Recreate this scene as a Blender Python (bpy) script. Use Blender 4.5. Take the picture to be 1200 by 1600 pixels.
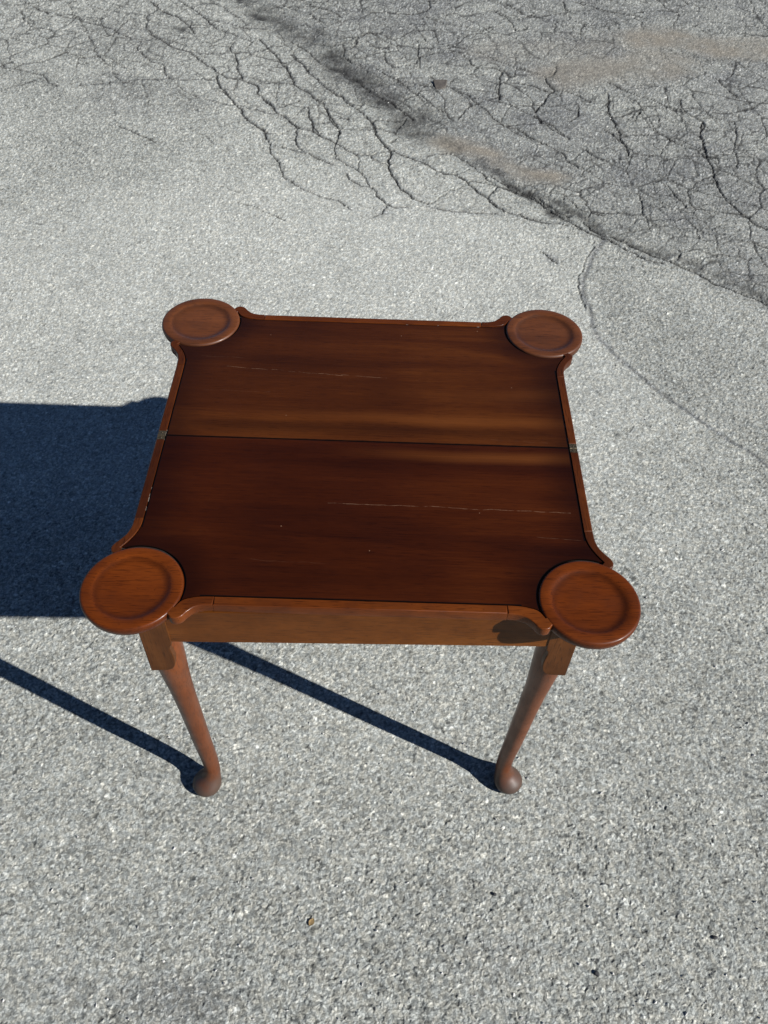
import bpy, bmesh, math, random
import numpy as np
from mathutils import Vector, Matrix

for o in list(bpy.data.objects):
    bpy.data.objects.remove(o, do_unlink=True)
scene = bpy.context.scene
C = scene.collection

# ------------------------------------------------------------------ camera
PITCH, YAW, ROLL = 0.859085, 0.013283, 0.041635
cp, sp, cy_, sy_ = math.cos(PITCH), math.sin(PITCH), math.cos(YAW), math.sin(YAW)
fwd = Vector((sy_ * cp, cy_ * cp, -sp))
r0 = Vector((cy_, -sy_, 0))
u0 = r0.cross(fwd)
right = r0 * math.cos(ROLL) + u0 * math.sin(ROLL)
up = u0 * math.cos(ROLL) - r0 * math.sin(ROLL)
cam_d = bpy.data.cameras.new('camera')
cam = bpy.data.objects.new('camera', cam_d)
C.objects.link(cam)
M = Matrix((right, up, -fwd)).transposed().to_4x4()
M.translation = Vector((0.01878, -1.04344, 1.73553))
cam.matrix_world = M
cam_d.sensor_fit = 'AUTO'
cam_d.sensor_width = 36.0
cam_d.lens = 36.0 * 1330.55 / 1600.0
cam_d.clip_start = 0.05
cam_d.clip_end = 1000.0
scene.camera = cam

# ------------------------------------------------------------------ sky, sun, exposure
SUN = Vector((1.39, -0.695, 1.0)).normalized()          # towards the sun
w = bpy.data.worlds.new('World')
scene.world = w
w.use_nodes = True
nt = w.node_tree
bg = nt.nodes['Background']
sky = nt.nodes.new('ShaderNodeTexSky')
sky.sky_type = 'NISHITA'
sky.sun_disc = False
sky.sun_elevation = math.asin(SUN.z)
sky.sun_rotation = math.atan2(SUN.x, SUN.y)
sky.altitude = 3000.0
sky.air_density = 0.7
sky.dust_density = 0.0
sky.ozone_density = 4.0
nt.links.new(sky.outputs[0], bg.inputs[0])
bg.inputs[1].default_value = 0.05
sun_d = bpy.data.lights.new('sun', 'SUN')
sun_d.energy = 5.0
sun_d.angle = math.radians(0.5)
sun_d.color = (1.0, 0.97, 0.93)
sun_o = bpy.data.objects.new('sun', sun_d)
C.objects.link(sun_o)
sun_o.location = SUN * 30
sun_o.rotation_euler = (-SUN).to_track_quat('-Z', 'Y').to_euler()
scene.view_settings.view_transform = 'Standard'
scene.view_settings.look = 'None'
scene.view_settings.exposure = 0.93
scene.view_settings.gamma = 1.0
scene.view_settings.use_curve_mapping = False

# crack centre lines on the ground: width in mm, points in metres
CRACKS = [
 (11.0, [(-1.307,4.099),(-1.251,4.01),(-1.202,3.934),(-1.121,3.885),(-1.08,3.821),(-1.035,3.749),(-0.992,3.668)]),
 (7.5, [(-1.255,4.056),(-1.248,3.975),(-1.281,3.88),(-1.246,3.697),(-1.206,3.627),(-1.15,3.57),(-1.074,3.485),(-1.016,3.451),(-0.972,3.425)]),
 (11.0, [(-1.206,3.627),(-1.15,3.57),(-1.074,3.485),(-1.016,3.451),(-0.972,3.425),(-0.923,3.342),(-0.84,3.255),(-0.808,3.194),(-0.756,3.153),(-0.694,3.137),(-0.644,3.1),(-0.607,3.077)]),
 (9.6, [(-0.607,3.077),(-0.588,2.975),(-0.548,2.911),(-0.506,2.857),(-0.486,2.803),(-0.429,2.736),(-0.381,2.671)]),
 (9.7, [(-0.812,3.166),(-0.783,3.071),(-0.741,2.988),(-0.686,2.884),(-0.638,2.791),(-0.587,2.693),(-0.54,2.651),(-0.515,2.615)]),
 (6.5, [(-1.147,3.093),(-1.038,3.115),(-0.947,3.115),(-0.867,3.129),(-0.804,3.113)]),
 (6.3, [(-0.781,3.442),(-0.79,3.511),(-0.777,3.594)]),
 (10.1, [(-0.756,3.425),(-0.73,3.302),(-0.699,3.176),(-0.679,3.138)]),
 (5.0, [(-0.972,3.425),(-0.904,3.421),(-0.78,3.436),(-0.686,3.451),(-0.618,3.483)]),
 (3.7, [(-0.832,3.278),(-0.713,3.289),(-0.614,3.303),(-0.511,3.293)]),
 (4.8, [(-0.605,3.094),(-0.539,3.109),(-0.433,3.109)]),
 (6.4, [(-0.89,2.95),(-0.841,2.921),(-0.763,2.886),(-0.687,2.859)]),
 (6.9, [(-0.674,2.868),(-0.612,2.838),(-0.551,2.813),(-0.505,2.785),(-0.486,2.803)]),
 (5.8, [(-0.501,2.85),(-0.463,2.869),(-0.423,2.905),(-0.396,2.932)]),
 (9.0, [(-1.153,4.115),(-1.085,4.026),(-1.021,3.951),(-0.963,3.855),(-0.896,3.741)]),
 (6.2, [(-1.048,4.065),(-0.974,4.097),(-0.896,4.033),(-0.84,3.946),(-0.769,3.851),(-0.727,3.789),(-0.676,3.783)]),
 (6.0, [(-0.963,3.855),(-0.902,3.839),(-0.795,3.794),(-0.722,3.746)]),
 (6.6, [(-0.894,3.73),(-0.815,3.695),(-0.759,3.647),(-0.695,3.591)]),
 (11.1, [(-0.658,3.625),(-0.617,3.547),(-0.567,3.452),(-0.516,3.34),(-0.467,3.232),(-0.449,3.161),(-0.423,3.083),(-0.367,3.027),(-0.316,2.938)]),
 (8.3, [(-0.48,3.459),(-0.413,3.33),(-0.375,3.24),(-0.323,3.154)]),
 (6.9, [(-1.243,3.45),(-1.194,3.366),(-1.143,3.304),(-1.081,3.262),(-1.047,3.146),(-1.019,3.113)]),
 (5.0, [(-1.243,3.45),(-1.251,3.53),(-1.197,3.58),(-1.154,3.59)]),
 (4.7, [(-1.387,3.899),(-1.301,3.894),(-1.281,3.88)]),
 (3.6, [(-0.993,3.115),(-0.963,3.03),(-0.89,2.95)]),
 (8.1, [(-1.985,4.031),(-1.901,3.945),(-1.804,3.874),(-1.709,3.832),(-1.624,3.796),(-1.555,3.754),(-1.483,3.728),(-1.422,3.68),(-1.35,3.613),(-1.289,3.557)]),
 (6.1, [(-1.626,4.008),(-1.553,3.956),(-1.487,3.928),(-1.39,3.915),(-1.301,3.894)]),
 (5.4, [(-1.487,3.928),(-1.449,3.99),(-1.424,4.075)]),
 (4.6, [(-1.555,3.754),(-1.527,3.812),(-1.474,3.873)]),
 (4.6, [(-1.95,3.883),(-1.906,3.775),(-1.839,3.673),(-1.761,3.659),(-1.713,3.632)]),
 (4.4, [(-1.949,3.526),(-1.901,3.527),(-1.836,3.496),(-1.77,3.462),(-1.692,3.409)]),
 (4.4, [(-1.915,3.571),(-1.869,3.606),(-1.822,3.642)]),
 (6.6, [(-1.857,3.232),(-1.816,3.171),(-1.751,3.158),(-1.692,3.136),(-1.623,3.106),(-1.572,3.031),(-1.524,2.991)]),
 (5.1, [(-1.753,2.943),(-1.716,2.967),(-1.677,3.008),(-1.642,3.042)]),
 (5.8, [(-1.418,3.009),(-1.377,3.021),(-1.322,3.039),(-1.229,3.056),(-1.161,3.092),(-1.038,3.116)]),
 (5.4, [(-1.304,3.16),(-1.261,3.101),(-1.229,3.056)]),
 (4.2, [(-1.49,3.236),(-1.437,3.269),(-1.396,3.291),(-1.328,3.231),(-1.251,3.229)]),
 (5.1, [(-1.523,3.587),(-1.475,3.489),(-1.415,3.337),(-1.371,3.284)]),
 (4.4, [(-1.589,3.438),(-1.602,3.518),(-1.567,3.603),(-1.523,3.587)]),
 (3.7, [(-1.651,3.374),(-1.595,3.398),(-1.523,3.425),(-1.471,3.41)]),
 (4.9, [(-1.163,2.626),(-1.114,2.592),(-1.042,2.545),(-1.003,2.519),(-0.954,2.48)]),
 (3.0, [(-1.152,3.084),(-1.089,2.917),(-1.066,2.837),(-0.973,2.844),(-0.901,2.842)]),
 (3.2, [(-0.72,2.497),(-0.778,2.565),(-0.802,2.586)]),
 (10.0, [(-0.77,3.011),(-0.73,2.963),(-0.682,2.876),(-0.639,2.798),(-0.612,2.722),(-0.565,2.679),(-0.525,2.637),(-0.509,2.556),(-0.489,2.5)]),
 (7.1, [(-0.601,3.025),(-0.583,2.967),(-0.523,2.889),(-0.49,2.81),(-0.437,2.743),(-0.384,2.663),(-0.38,2.581),(-0.371,2.509),(-0.335,2.447)]),
 (7.1, [(-0.487,2.507),(-0.433,2.483),(-0.377,2.458),(-0.321,2.434),(-0.264,2.39),(-0.208,2.34)]),
 (4.9, [(-0.489,2.5),(-0.474,2.423),(-0.434,2.351),(-0.418,2.258),(-0.373,2.197),(-0.324,2.149),(-0.27,2.109),(-0.218,2.082),(-0.166,2.049),(-0.12,1.999)]),
 (3.6, [(-0.515,2.608),(-0.459,2.607),(-0.389,2.602)]),
 (3.0, [(-0.563,2.023),(-0.485,1.992),(-0.424,1.949),(-0.359,1.907)]),
 (2.5, [(-0.654,2.139),(-0.615,2.129),(-0.566,2.095)]),
 (7.8, [(-0.372,3.044),(-0.332,2.962),(-0.289,2.924),(-0.258,2.837),(-0.246,2.758),(-0.21,2.684),(-0.197,2.632),(-0.206,2.55)]),
 (7.5, [(-0.351,2.878),(-0.34,2.782),(-0.321,2.706),(-0.308,2.631),(-0.264,2.59),(-0.209,2.542)]),
 (5.1, [(-0.321,2.706),(-0.279,2.717),(-0.245,2.735)]),
 (5.0, [(-0.384,2.663),(-0.338,2.651),(-0.309,2.638)]),
 (6.0, [(-0.209,2.542),(-0.212,2.471),(-0.198,2.402),(-0.156,2.357),(-0.108,2.32),(-0.072,2.256)]),
 (6.6, [(-0.206,2.543),(-0.169,2.495),(-0.119,2.449),(-0.058,2.44),(-0.017,2.387),(0.021,2.356)]),
 (4.3, [(-0.112,2.443),(-0.1,2.388),(-0.101,2.32)]),
 (8.4, [(-0.152,2.29),(-0.13,2.226),(-0.09,2.191),(-0.057,2.187),(-0.024,2.139),(-0.017,2.096),(0.022,2.05),(0.054,2.028),(0.104,2.025)]),
 (6.3, [(-0.072,2.256),(-0.058,2.206),(-0.054,2.181)]),
 (6.5, [(0.022,2.038),(0.005,1.977),(-0.038,1.94)]),
 (8.9, [(-0.213,3.014),(-0.183,2.941),(-0.137,2.879),(-0.083,2.795),(-0.042,2.72),(-0.036,2.644),(-0.006,2.55),(0.036,2.482)]),
 (7.6, [(0.036,2.489),(0.07,2.456),(0.104,2.438)]),
 (7.1, [(0.036,2.482),(0.027,2.397),(0.024,2.329),(0.045,2.265),(0.078,2.164),(0.104,2.129)]),
 (5.1, [(-0.247,2.774),(-0.205,2.785),(-0.154,2.765)]),
 (5.1, [(-0.199,2.669),(-0.142,2.666),(-0.093,2.662),(-0.051,2.673)]),
 (4.6, [(-0.054,2.765),(0.004,2.762),(0.061,2.774),(0.097,2.793)]),
 (5.8, [(0.096,2.801),(0.061,2.705),(0.051,2.658),(-0.037,2.689)]),
 (4.5, [(0.051,2.658),(0.069,2.615),(0.035,2.553)]),
 (4.3, [(-0.052,2.44),(-0.019,2.471),(0.029,2.488)]),
 (3.0, [(-0.103,2.041),(-0.052,2.015),(-0.014,2.0)]),
 (9.1, [(-0.053,2.758),(-0.043,2.651),(-0.006,2.55),(0.032,2.496),(0.077,2.45),(0.157,2.393),(0.203,2.349),(0.255,2.306),(0.295,2.302),(0.345,2.247),(0.38,2.166),(0.421,2.113),(0.455,2.055),(0.49,2.015),(0.574,1.974),(0.645,1.944)]),
 (7.1, [(0.032,2.481),(0.02,2.37),(0.038,2.277),(0.078,2.158),(0.123,2.105),(0.179,2.054)]),
 (7.5, [(0.179,2.036),(0.235,2.022),(0.284,2.008),(0.346,2.006),(0.408,2.004),(0.458,2.001)]),
 (4.5, [(0.185,2.055),(0.224,2.1),(0.264,2.158),(0.317,2.2),(0.343,2.214)]),
 (4.8, [(0.161,2.407),(0.192,2.451),(0.274,2.485),(0.301,2.473),(0.352,2.414),(0.401,2.329),(0.443,2.253),(0.467,2.216)]),
 (4.2, [(0.295,2.309),(0.335,2.331),(0.363,2.353)]),
 (4.6, [(0.422,2.125),(0.438,2.17),(0.466,2.21)]),
 (4.7, [(0.345,2.247),(0.397,2.25),(0.467,2.216)]),
 (8.9, [(0.467,2.216),(0.523,2.188),(0.577,2.148),(0.619,2.114),(0.658,2.068)]),
 (5.8, [(0.44,2.305),(0.476,2.256),(0.534,2.17),(0.592,2.174),(0.613,2.126),(0.666,2.081)]),
 (4.5, [(0.055,2.651),(0.118,2.626),(0.173,2.62)]),
 (3.9, [(0.069,2.622),(0.031,2.56)]),
 (9.4, [(0.525,2.22),(0.589,2.157),(0.647,2.063),(0.705,1.988),(0.763,1.923),(0.82,1.866),(0.857,1.839),(0.919,1.778),(0.987,1.719),(1.031,1.701)]),
 (10.0, [(0.777,1.962),(0.838,1.875),(0.899,1.849),(0.967,1.781),(1.036,1.729),(1.092,1.691),(1.157,1.634),(1.205,1.577),(1.257,1.541),(1.309,1.506),(1.352,1.47)]),
 (8.9, [(0.592,2.191),(0.643,2.103),(0.694,2.034),(0.732,1.998)]),
 (6.0, [(0.508,2.006),(0.555,1.978),(0.627,1.952),(0.684,1.948),(0.769,1.908)]),
 (3.8, [(1.085,1.718),(1.114,1.762),(1.169,1.794),(1.229,1.812)]),
 (4.4, [(0.807,1.829),(0.792,1.777),(0.749,1.698),(0.722,1.615),(0.704,1.535),(0.707,1.446),(0.717,1.41)]),
 (4.8, [(0.597,1.744),(0.617,1.71),(0.645,1.678)]),
 (8.9, [(1.033,2.89),(1.037,2.764),(1.046,2.644),(1.051,2.509)]),
 (5.0, [(0.857,2.561),(0.895,2.507),(0.942,2.454)]),
 (6.3, [(0.585,2.73),(0.642,2.633),(0.703,2.589),(0.752,2.534),(0.78,2.461),(0.817,2.399)]),
 (5.9, [(0.681,2.841),(0.738,2.741),(0.796,2.665)]),
 (6.4, [(1.249,2.719),(1.28,2.641),(1.362,2.589),(1.378,2.514)]),
 (9.0, [(1.442,2.858),(1.408,2.751),(1.4,2.631),(1.384,2.524),(1.39,2.431),(1.376,2.331),(1.377,2.262),(1.387,2.161),(1.41,2.082),(1.445,2.021),(1.487,1.961)]),
 (6.6, [(1.591,2.87),(1.564,2.723),(1.528,2.601),(1.503,2.448)]),
 (4.8, [(1.167,2.265),(1.185,2.181),(1.211,2.101)]),
 (4.7, [(0.727,2.167),(0.768,2.087),(0.796,2.041),(0.867,2.014)]),
 (4.2, [(1.037,2.171),(1.028,2.072),(1.03,1.947),(1.029,1.902)]),
 (4.5, [(0.856,2.552),(0.815,2.454)]),
 (3.5, [(1.215,1.929),(1.25,1.901),(1.316,1.905),(1.387,1.865),(1.45,1.797)]),
 (8.7, [(0.221,4.253),(0.223,4.144),(0.205,4.083),(0.13,4.041)]),
 (9.8, [(0.387,3.517),(0.421,3.403),(0.451,3.358),(0.523,3.383),(0.564,3.339),(0.548,3.227),(0.536,3.119),(0.529,3.015)]),
 (6.6, [(0.528,2.998),(0.469,3.011),(0.41,3.031)]),
 (7.2, [(0.528,2.998),(0.585,2.961),(0.639,2.908),(0.684,2.839),(0.736,2.788),(0.783,2.699),(0.812,2.641)]),
 (7.3, [(0.331,3.102),(0.389,3.055),(0.429,2.957),(0.462,2.894),(0.486,2.815),(0.538,2.741),(0.595,2.73),(0.649,2.629),(0.694,2.595)]),
 (9.5, [(0.774,3.283),(0.783,3.22),(0.801,3.141),(0.757,3.051),(0.718,2.964),(0.682,2.895)]),
 (7.4, [(0.801,3.141),(0.85,3.137),(0.899,3.097),(0.937,3.049),(0.978,3.018)]),
 (6.8, [(0.55,3.2),(0.612,3.206),(0.695,3.186),(0.737,3.145),(0.773,3.13)]),
 (6.4, [(0.658,3.385),(0.71,3.342),(0.761,3.31),(0.79,3.284),(0.838,3.363),(0.845,3.421)]),
 (5.3, [(0.462,3.564),(0.515,3.509),(0.575,3.445),(0.62,3.401),(0.665,3.376)]),
 (6.0, [(0.277,3.649),(0.334,3.623),(0.39,3.598)]),
 (5.3, [(0.153,3.597),(0.159,3.418),(0.167,3.343)]),
 (9.5, [(0.652,4.247),(0.7,4.18),(0.729,4.099),(0.813,4.061),(0.869,4.09),(0.981,4.148),(1.034,4.141)]),
 (7.9, [(0.573,4.143),(0.628,4.055),(0.665,3.967),(0.673,3.856)]),
 (7.4, [(0.985,4.33),(0.98,4.207),(1.001,4.162)]),
 (5.4, [(0.893,2.994),(0.881,2.878),(0.833,2.811)]),
 (4.2, [(0.865,3.009),(0.9,2.995),(0.94,3.015)]),
 (8.1, [(0.212,3.244),(0.246,3.184),(0.255,3.096)]),
 (6.2, [(0.307,3.171),(0.336,3.246),(0.358,3.211)]),
 (5.6, [(0.199,4.013),(0.301,3.932),(0.394,3.896),(0.494,3.839),(0.558,3.911)]),
 (5.4, [(0.163,3.808),(0.239,3.837),(0.261,3.668)]),
 (5.2, [(0.16,3.477),(0.241,3.524),(0.331,3.552),(0.387,3.537)]),
 (4.8, [(0.126,3.068),(0.178,3.021),(0.229,2.924),(0.264,2.878)]),
 (12.6, [(1.056,4.313),(1.123,4.27),(1.179,4.227),(1.218,4.183),(1.286,4.166),(1.354,4.144),(1.41,4.112)]),
 (7.3, [(1.038,4.177),(1.129,4.186),(1.19,4.18)]),
 (12.1, [(1.946,3.927),(1.997,3.925),(2.037,3.914)]),
 (8.1, [(1.055,3.127),(1.039,3.023),(1.022,2.938),(1.033,2.842),(1.037,2.78)]),
 (7.5, [(0.982,2.745),(1.015,2.686),(1.048,2.629)]),
 (7.4, [(1.39,3.085),(1.383,2.984),(1.408,2.928),(1.448,2.875),(1.441,2.811),(1.405,2.746),(1.405,2.656)]),
 (5.5, [(1.307,3.011),(1.344,2.972),(1.384,2.951)]),
 (7.1, [(1.624,3.337),(1.641,3.247),(1.655,3.177),(1.681,3.126)]),
 (5.7, [(1.074,3.253),(1.132,3.178),(1.203,3.105),(1.271,3.059),(1.311,2.994)]),
 (5.3, [(1.463,3.474),(1.5,3.42)]),
 (5.9, [(1.713,3.41),(1.771,3.386)]),
 (4.8, [(1.168,2.95),(1.136,2.85)]),
 (5.2, [(1.247,2.726),(1.276,2.646)]),
 (5.0, [(1.809,3.119),(1.723,3.027),(1.668,2.99)]),
 (9.1, [(-0.461,4.136),(-0.378,4.085),(-0.314,4.044),(-0.25,3.969)]),
 (7.6, [(-0.433,3.997),(-0.393,3.933),(-0.338,3.871),(-0.295,3.864)]),
 (8.4, [(-0.097,4.042),(-0.001,4.04),(0.06,4.034),(0.134,4.041)]),
 (7.0, [(-0.613,4.073),(-0.536,4.086),(-0.466,4.088)]),
 (7.9, [(-0.259,3.662),(-0.186,3.69),(-0.153,3.704),(-0.089,3.763),(0.014,3.615)]),
 (6.6, [(-0.224,3.624),(-0.22,3.463),(-0.172,3.37)]),
 (6.6, [(-0.153,3.704),(-0.165,3.588),(-0.196,3.545)]),
 (8.4, [(-0.484,3.6),(-0.421,3.524),(-0.366,3.43),(-0.33,3.366),(-0.247,3.288)]),
 (8.8, [(-0.423,3.348),(-0.384,3.258),(-0.323,3.154),(-0.28,3.078),(-0.208,2.989)]),
 (8.6, [(-0.165,3.203),(-0.117,3.135),(-0.069,3.052),(-0.015,2.988),(0.037,2.942),(0.082,2.864),(0.132,2.788)]),
 (7.0, [(-0.285,2.916),(-0.257,2.821),(-0.215,2.714),(-0.2,2.639),(-0.205,2.535)]),
 (6.2, [(-0.319,2.691),(-0.286,2.618),(-0.249,2.576),(-0.212,2.542)]),
 (5.8, [(-0.351,2.829),(-0.327,2.752),(-0.318,2.675)]),
 (5.9, [(-0.101,3.614),(-0.034,3.559),(0.022,3.585)]),
 (5.3, [(0.153,3.679),(0.16,3.517),(0.143,3.398)]),
 (5.2, [(-0.018,3.541),(-0.007,3.404),(0.041,3.332),(0.112,3.376)]),
 (5.0, [(-0.061,3.323),(0.011,3.236),(0.065,3.186),(0.111,3.084),(0.171,2.986),(0.214,2.923)]),
]

# ------------------------------------------------------------------ small helpers
rng = np.random.default_rng(7)

def H32(ix, iy, s):
    h = (ix.astype(np.int64) * 374761393 + iy.astype(np.int64) * 668265263 + s * 1442695041) & 0xFFFFFFFF
    h = ((h ^ (h >> 13)) * 1274126177) & 0xFFFFFFFF
    h = ((h ^ (h >> 16)) * 2246822519) & 0xFFFFFFFF
    return ((h ^ (h >> 15)) & 0xFFFFFF).astype(np.float32) / np.float32(16777216.0)

def vnoise(x, y, s):
    """smooth value noise 0..1"""
    fx, fy = np.floor(x), np.floor(y)
    ix, iy = fx.astype(np.int64), fy.astype(np.int64)
    tx, ty = (x - fx).astype(np.float32), (y - fy).astype(np.float32)
    tx = tx * tx * (3 - 2 * tx); ty = ty * ty * (3 - 2 * ty)
    a = H32(ix, iy, s); b = H32(ix + 1, iy, s); c = H32(ix, iy + 1, s); d = H32(ix + 1, iy + 1, s)
    return (a + (b - a) * tx) * (1 - ty) + (c + (d - c) * tx) * ty

def fbm(x, y, s, n=4, g=0.5):
    o = 0; a = 1.0; t = 0
    for k in range(n):
        o = o + a * vnoise(x * 2 ** k + 17.3 * k, y * 2 ** k - 9.1 * k, s + k); t += a; a *= g
    return o / t

def worley(x, y, s, edge=False, jit=0.95):
    fx, fy = np.floor(x), np.floor(y)
    ix, iy = fx.astype(np.int64), fy.astype(np.int64)
    d1 = np.full(x.shape, 9.0, np.float32); d2 = d1.copy(); idv = np.zeros(x.shape, np.float32); vx = idv.copy(); vy = idv.copy()
    for dx in (-1, 0, 1):
        for dy in (-1, 0, 1):
            jx = ix + dx; jy = iy + dy
            px = jx + 0.5 + (H32(jx, jy, s) - 0.5) * jit - x
            py = jy + 0.5 + (H32(jx, jy, s + 1) - 0.5) * jit - y
            d = np.sqrt(px * px + py * py).astype(np.float32)
            h = H32(jx, jy, s + 2)
            closer = d < d1
            d2 = np.where(closer, d1, np.minimum(d2, d))
            idv = np.where(closer, h, idv)
            if edge: vx = np.where(closer, px, vx); vy = np.where(closer, py, vy)
            d1 = np.where(closer, d, d1)
    return (d1, d2, idv, vx.astype(np.float32), vy.astype(np.float32)) if edge else (d1, d2, idv)

def sstep(a, b, x):
    t = np.clip((x - a) / (b - a), 0, 1)
    return t * t * (3 - 2 * t)

def tag(o, label=None, cat=None, group=None, kind=None):
    if label: o['label'] = label
    if cat: o['category'] = cat
    if group: o['group'] = group
    if kind: o['kind'] = kind
    return o

def mesh_obj(name, verts, faces, mat, parent=None, smooth=35, flat_last=0):
    me = bpy.data.meshes.new(name)
    me.from_pydata([tuple(v) for v in verts], [], faces)
    me.validate()
    bm = bmesh.new(); bm.from_mesh(me)
    bmesh.ops.recalc_face_normals(bm, faces=bm.faces)
    bm.to_mesh(me); bm.free()
    if smooth:
        me.polygons.foreach_set('use_smooth', [True] * len(me.polygons))
        me.set_sharp_from_angle(angle=math.radians(smooth))
        for i in range(len(me.polygons) - flat_last, len(me.polygons)): me.polygons[i].use_smooth = False
    me.materials.append(mat)
    o = bpy.data.objects.new(name, me)
    C.objects.link(o)
    if parent: o.parent = parent
    return o

# ------------------------------------------------------------------ node helper
class NB:
    def __init__(self, name):
        self.m = bpy.data.materials.new(name); self.m.use_nodes = True
        self.t = self.m.node_tree
        self.b = self.t.nodes['Principled BSDF']
    def n(self, typ, **kw):
        nd = self.t.nodes.new(typ)
        for k, v in kw.items(): setattr(nd, k, v)
        return nd
    def put(self, sock, v):
        if v is None: return
        if isinstance(v, bpy.types.NodeSocket): self.t.links.new(v, sock)
        else: sock.default_value = v
    def math(self, op, a, b=None, c=None, clamp=False):
        nd = self.n('ShaderNodeMath', operation=op, use_clamp=clamp)
        self.put(nd.inputs[0], a)
        if b is not None: self.put(nd.inputs[1], b)
        if c is not None: self.put(nd.inputs[2], c)
        return nd.outputs[0]
    def rng(self, v, a, b, c=0.0, d=1.0, smooth=True):
        nd = self.n('ShaderNodeMapRange', interpolation_type='SMOOTHSTEP' if smooth else 'LINEAR')
        nd.clamp = True
        for i, x in enumerate((v, a, b, c, d)): self.put(nd.inputs[i], x)
        return nd.outputs[0]
    def mix(self, f, a, b, blend='MIX'):
        nd = self.n('ShaderNodeMix', data_type='RGBA', blend_type=blend)
        self.put(nd.inputs[0], f)
        for i, x in ((6, a), (7, b)):
            if isinstance(x, tuple) and len(x) == 3: x = x + (1.0,)
            self.put(nd.inputs[i], x)
        return nd.outputs[2]
    def noise(self, vec, scale, detail=4, rough=0.55, dist=0.0, dim='3D'):
        nd = self.n('ShaderNodeTexNoise', noise_dimensions=dim)
        self.put(nd.inputs['Vector'], vec); self.put(nd.inputs['Scale'], scale)
        self.put(nd.inputs['Detail'], detail); self.put(nd.inputs['Roughness'], rough); self.put(nd.inputs['Distortion'], dist)
        return nd.outputs[0]
    def scaled(self, vec, s, loc=(0, 0, 0)):
        nd = self.n('ShaderNodeMapping'); self.put(nd.inputs[0], vec)
        nd.inputs['Scale'].default_value = s; nd.inputs['Location'].default_value = loc
        return nd.outputs[0]
    def attr(self, name):
        return self.n('ShaderNodeAttribute', attribute_name=name).outputs['Fac']
    def ramp(self, v, stops):
        nd = self.n('ShaderNodeValToRGB'); self.put(nd.inputs[0], v)
        e = nd.color_ramp.elements
        while len(e) < len(stops): e.new(0.5)
        for i, (p, c) in enumerate(stops):
            e[i].position = p; e[i].color = tuple(c) + (1.0,)
        return nd.outputs[0]
    def bump(self, h, strength, dist, normal=None):
        nd = self.n('ShaderNodeBump'); self.put(nd.inputs['Strength'], strength)
        self.put(nd.inputs['Distance'], dist); self.put(nd.inputs['Height'], h)
        if normal is not None: self.put(nd.inputs['Normal'], normal)
        return nd.outputs[0]

# ------------------------------------------------------------------ materials
def mat_ground():
    k = NB('worn_asphalt')
    pos = k.n('ShaderNodeTexCoord').outputs['Object']
    tone, crack, old, sand, pale = (k.attr(a) for a in ('tone', 'crack', 'old', 'sand', 'pale'))
    fine = k.noise(pos, 900.0, 2, 0.6)
    mid = k.noise(pos, 170.0, 3, 0.65)
    t = k.math('ADD', tone, k.math('MULTIPLY', k.math('SUBTRACT', fine, 0.5), 0.55))
    t = k.math('ADD', t, k.math('MULTIPLY', k.math('SUBTRACT', mid, 0.5), 0.45))
    col = k.ramp(t, [(0.0, (0.075, 0.079, 0.076)), (0.30, (0.222, 0.230, 0.216)), (0.58, (0.365, 0.374, 0.350)),
                     (0.80, (0.57, 0.577, 0.535)), (1.0, (0.82, 0.82, 0.76))])
    oldc = k.ramp(t, [(0.0, (0.030, 0.031, 0.032)), (0.35, (0.088, 0.092, 0.095)), (0.62, (0.185, 0.192, 0.196)),
                      (0.85, (0.38, 0.385, 0.385)), (1.0, (0.60, 0.60, 0.59))])
    col = k.mix(old, col, oldc)
    hue = k.rng(k.noise(pos, 75.0, 2, 0.6), 0.35, 0.65)
    col = k.mix(1.0, col, k.mix(hue, (0.965, 0.99, 1.0), (1.0, 0.975, 0.92)), 'MULTIPLY')
    col = k.mix(k.math('MULTIPLY', pale, 0.12), col, (0.46, 0.47, 0.44))
    sandc = k.ramp(k.math('ADD', t, 0.0), [(0.0, (0.085, 0.079, 0.066)), (0.5, (0.190, 0.172, 0.140)), (1.0, (0.44, 0.40, 0.33))])
    col = k.mix(sand, col, sandc)
    col = k.mix(crack, col, (0.020, 0.020, 0.019))
    k.put(k.b.inputs['Base Color'], col)
    k.put(k.b.inputs['Roughness'], 0.88)
    k.b.inputs['Specular IOR Level'].default_value = 0.25
    h = k.math('ADD', k.math('MULTIPLY', fine, 0.5), mid)
    k.put(k.b.inputs['Normal'], k.bump(h, 0.80, 0.0022))
    return k.m

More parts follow.
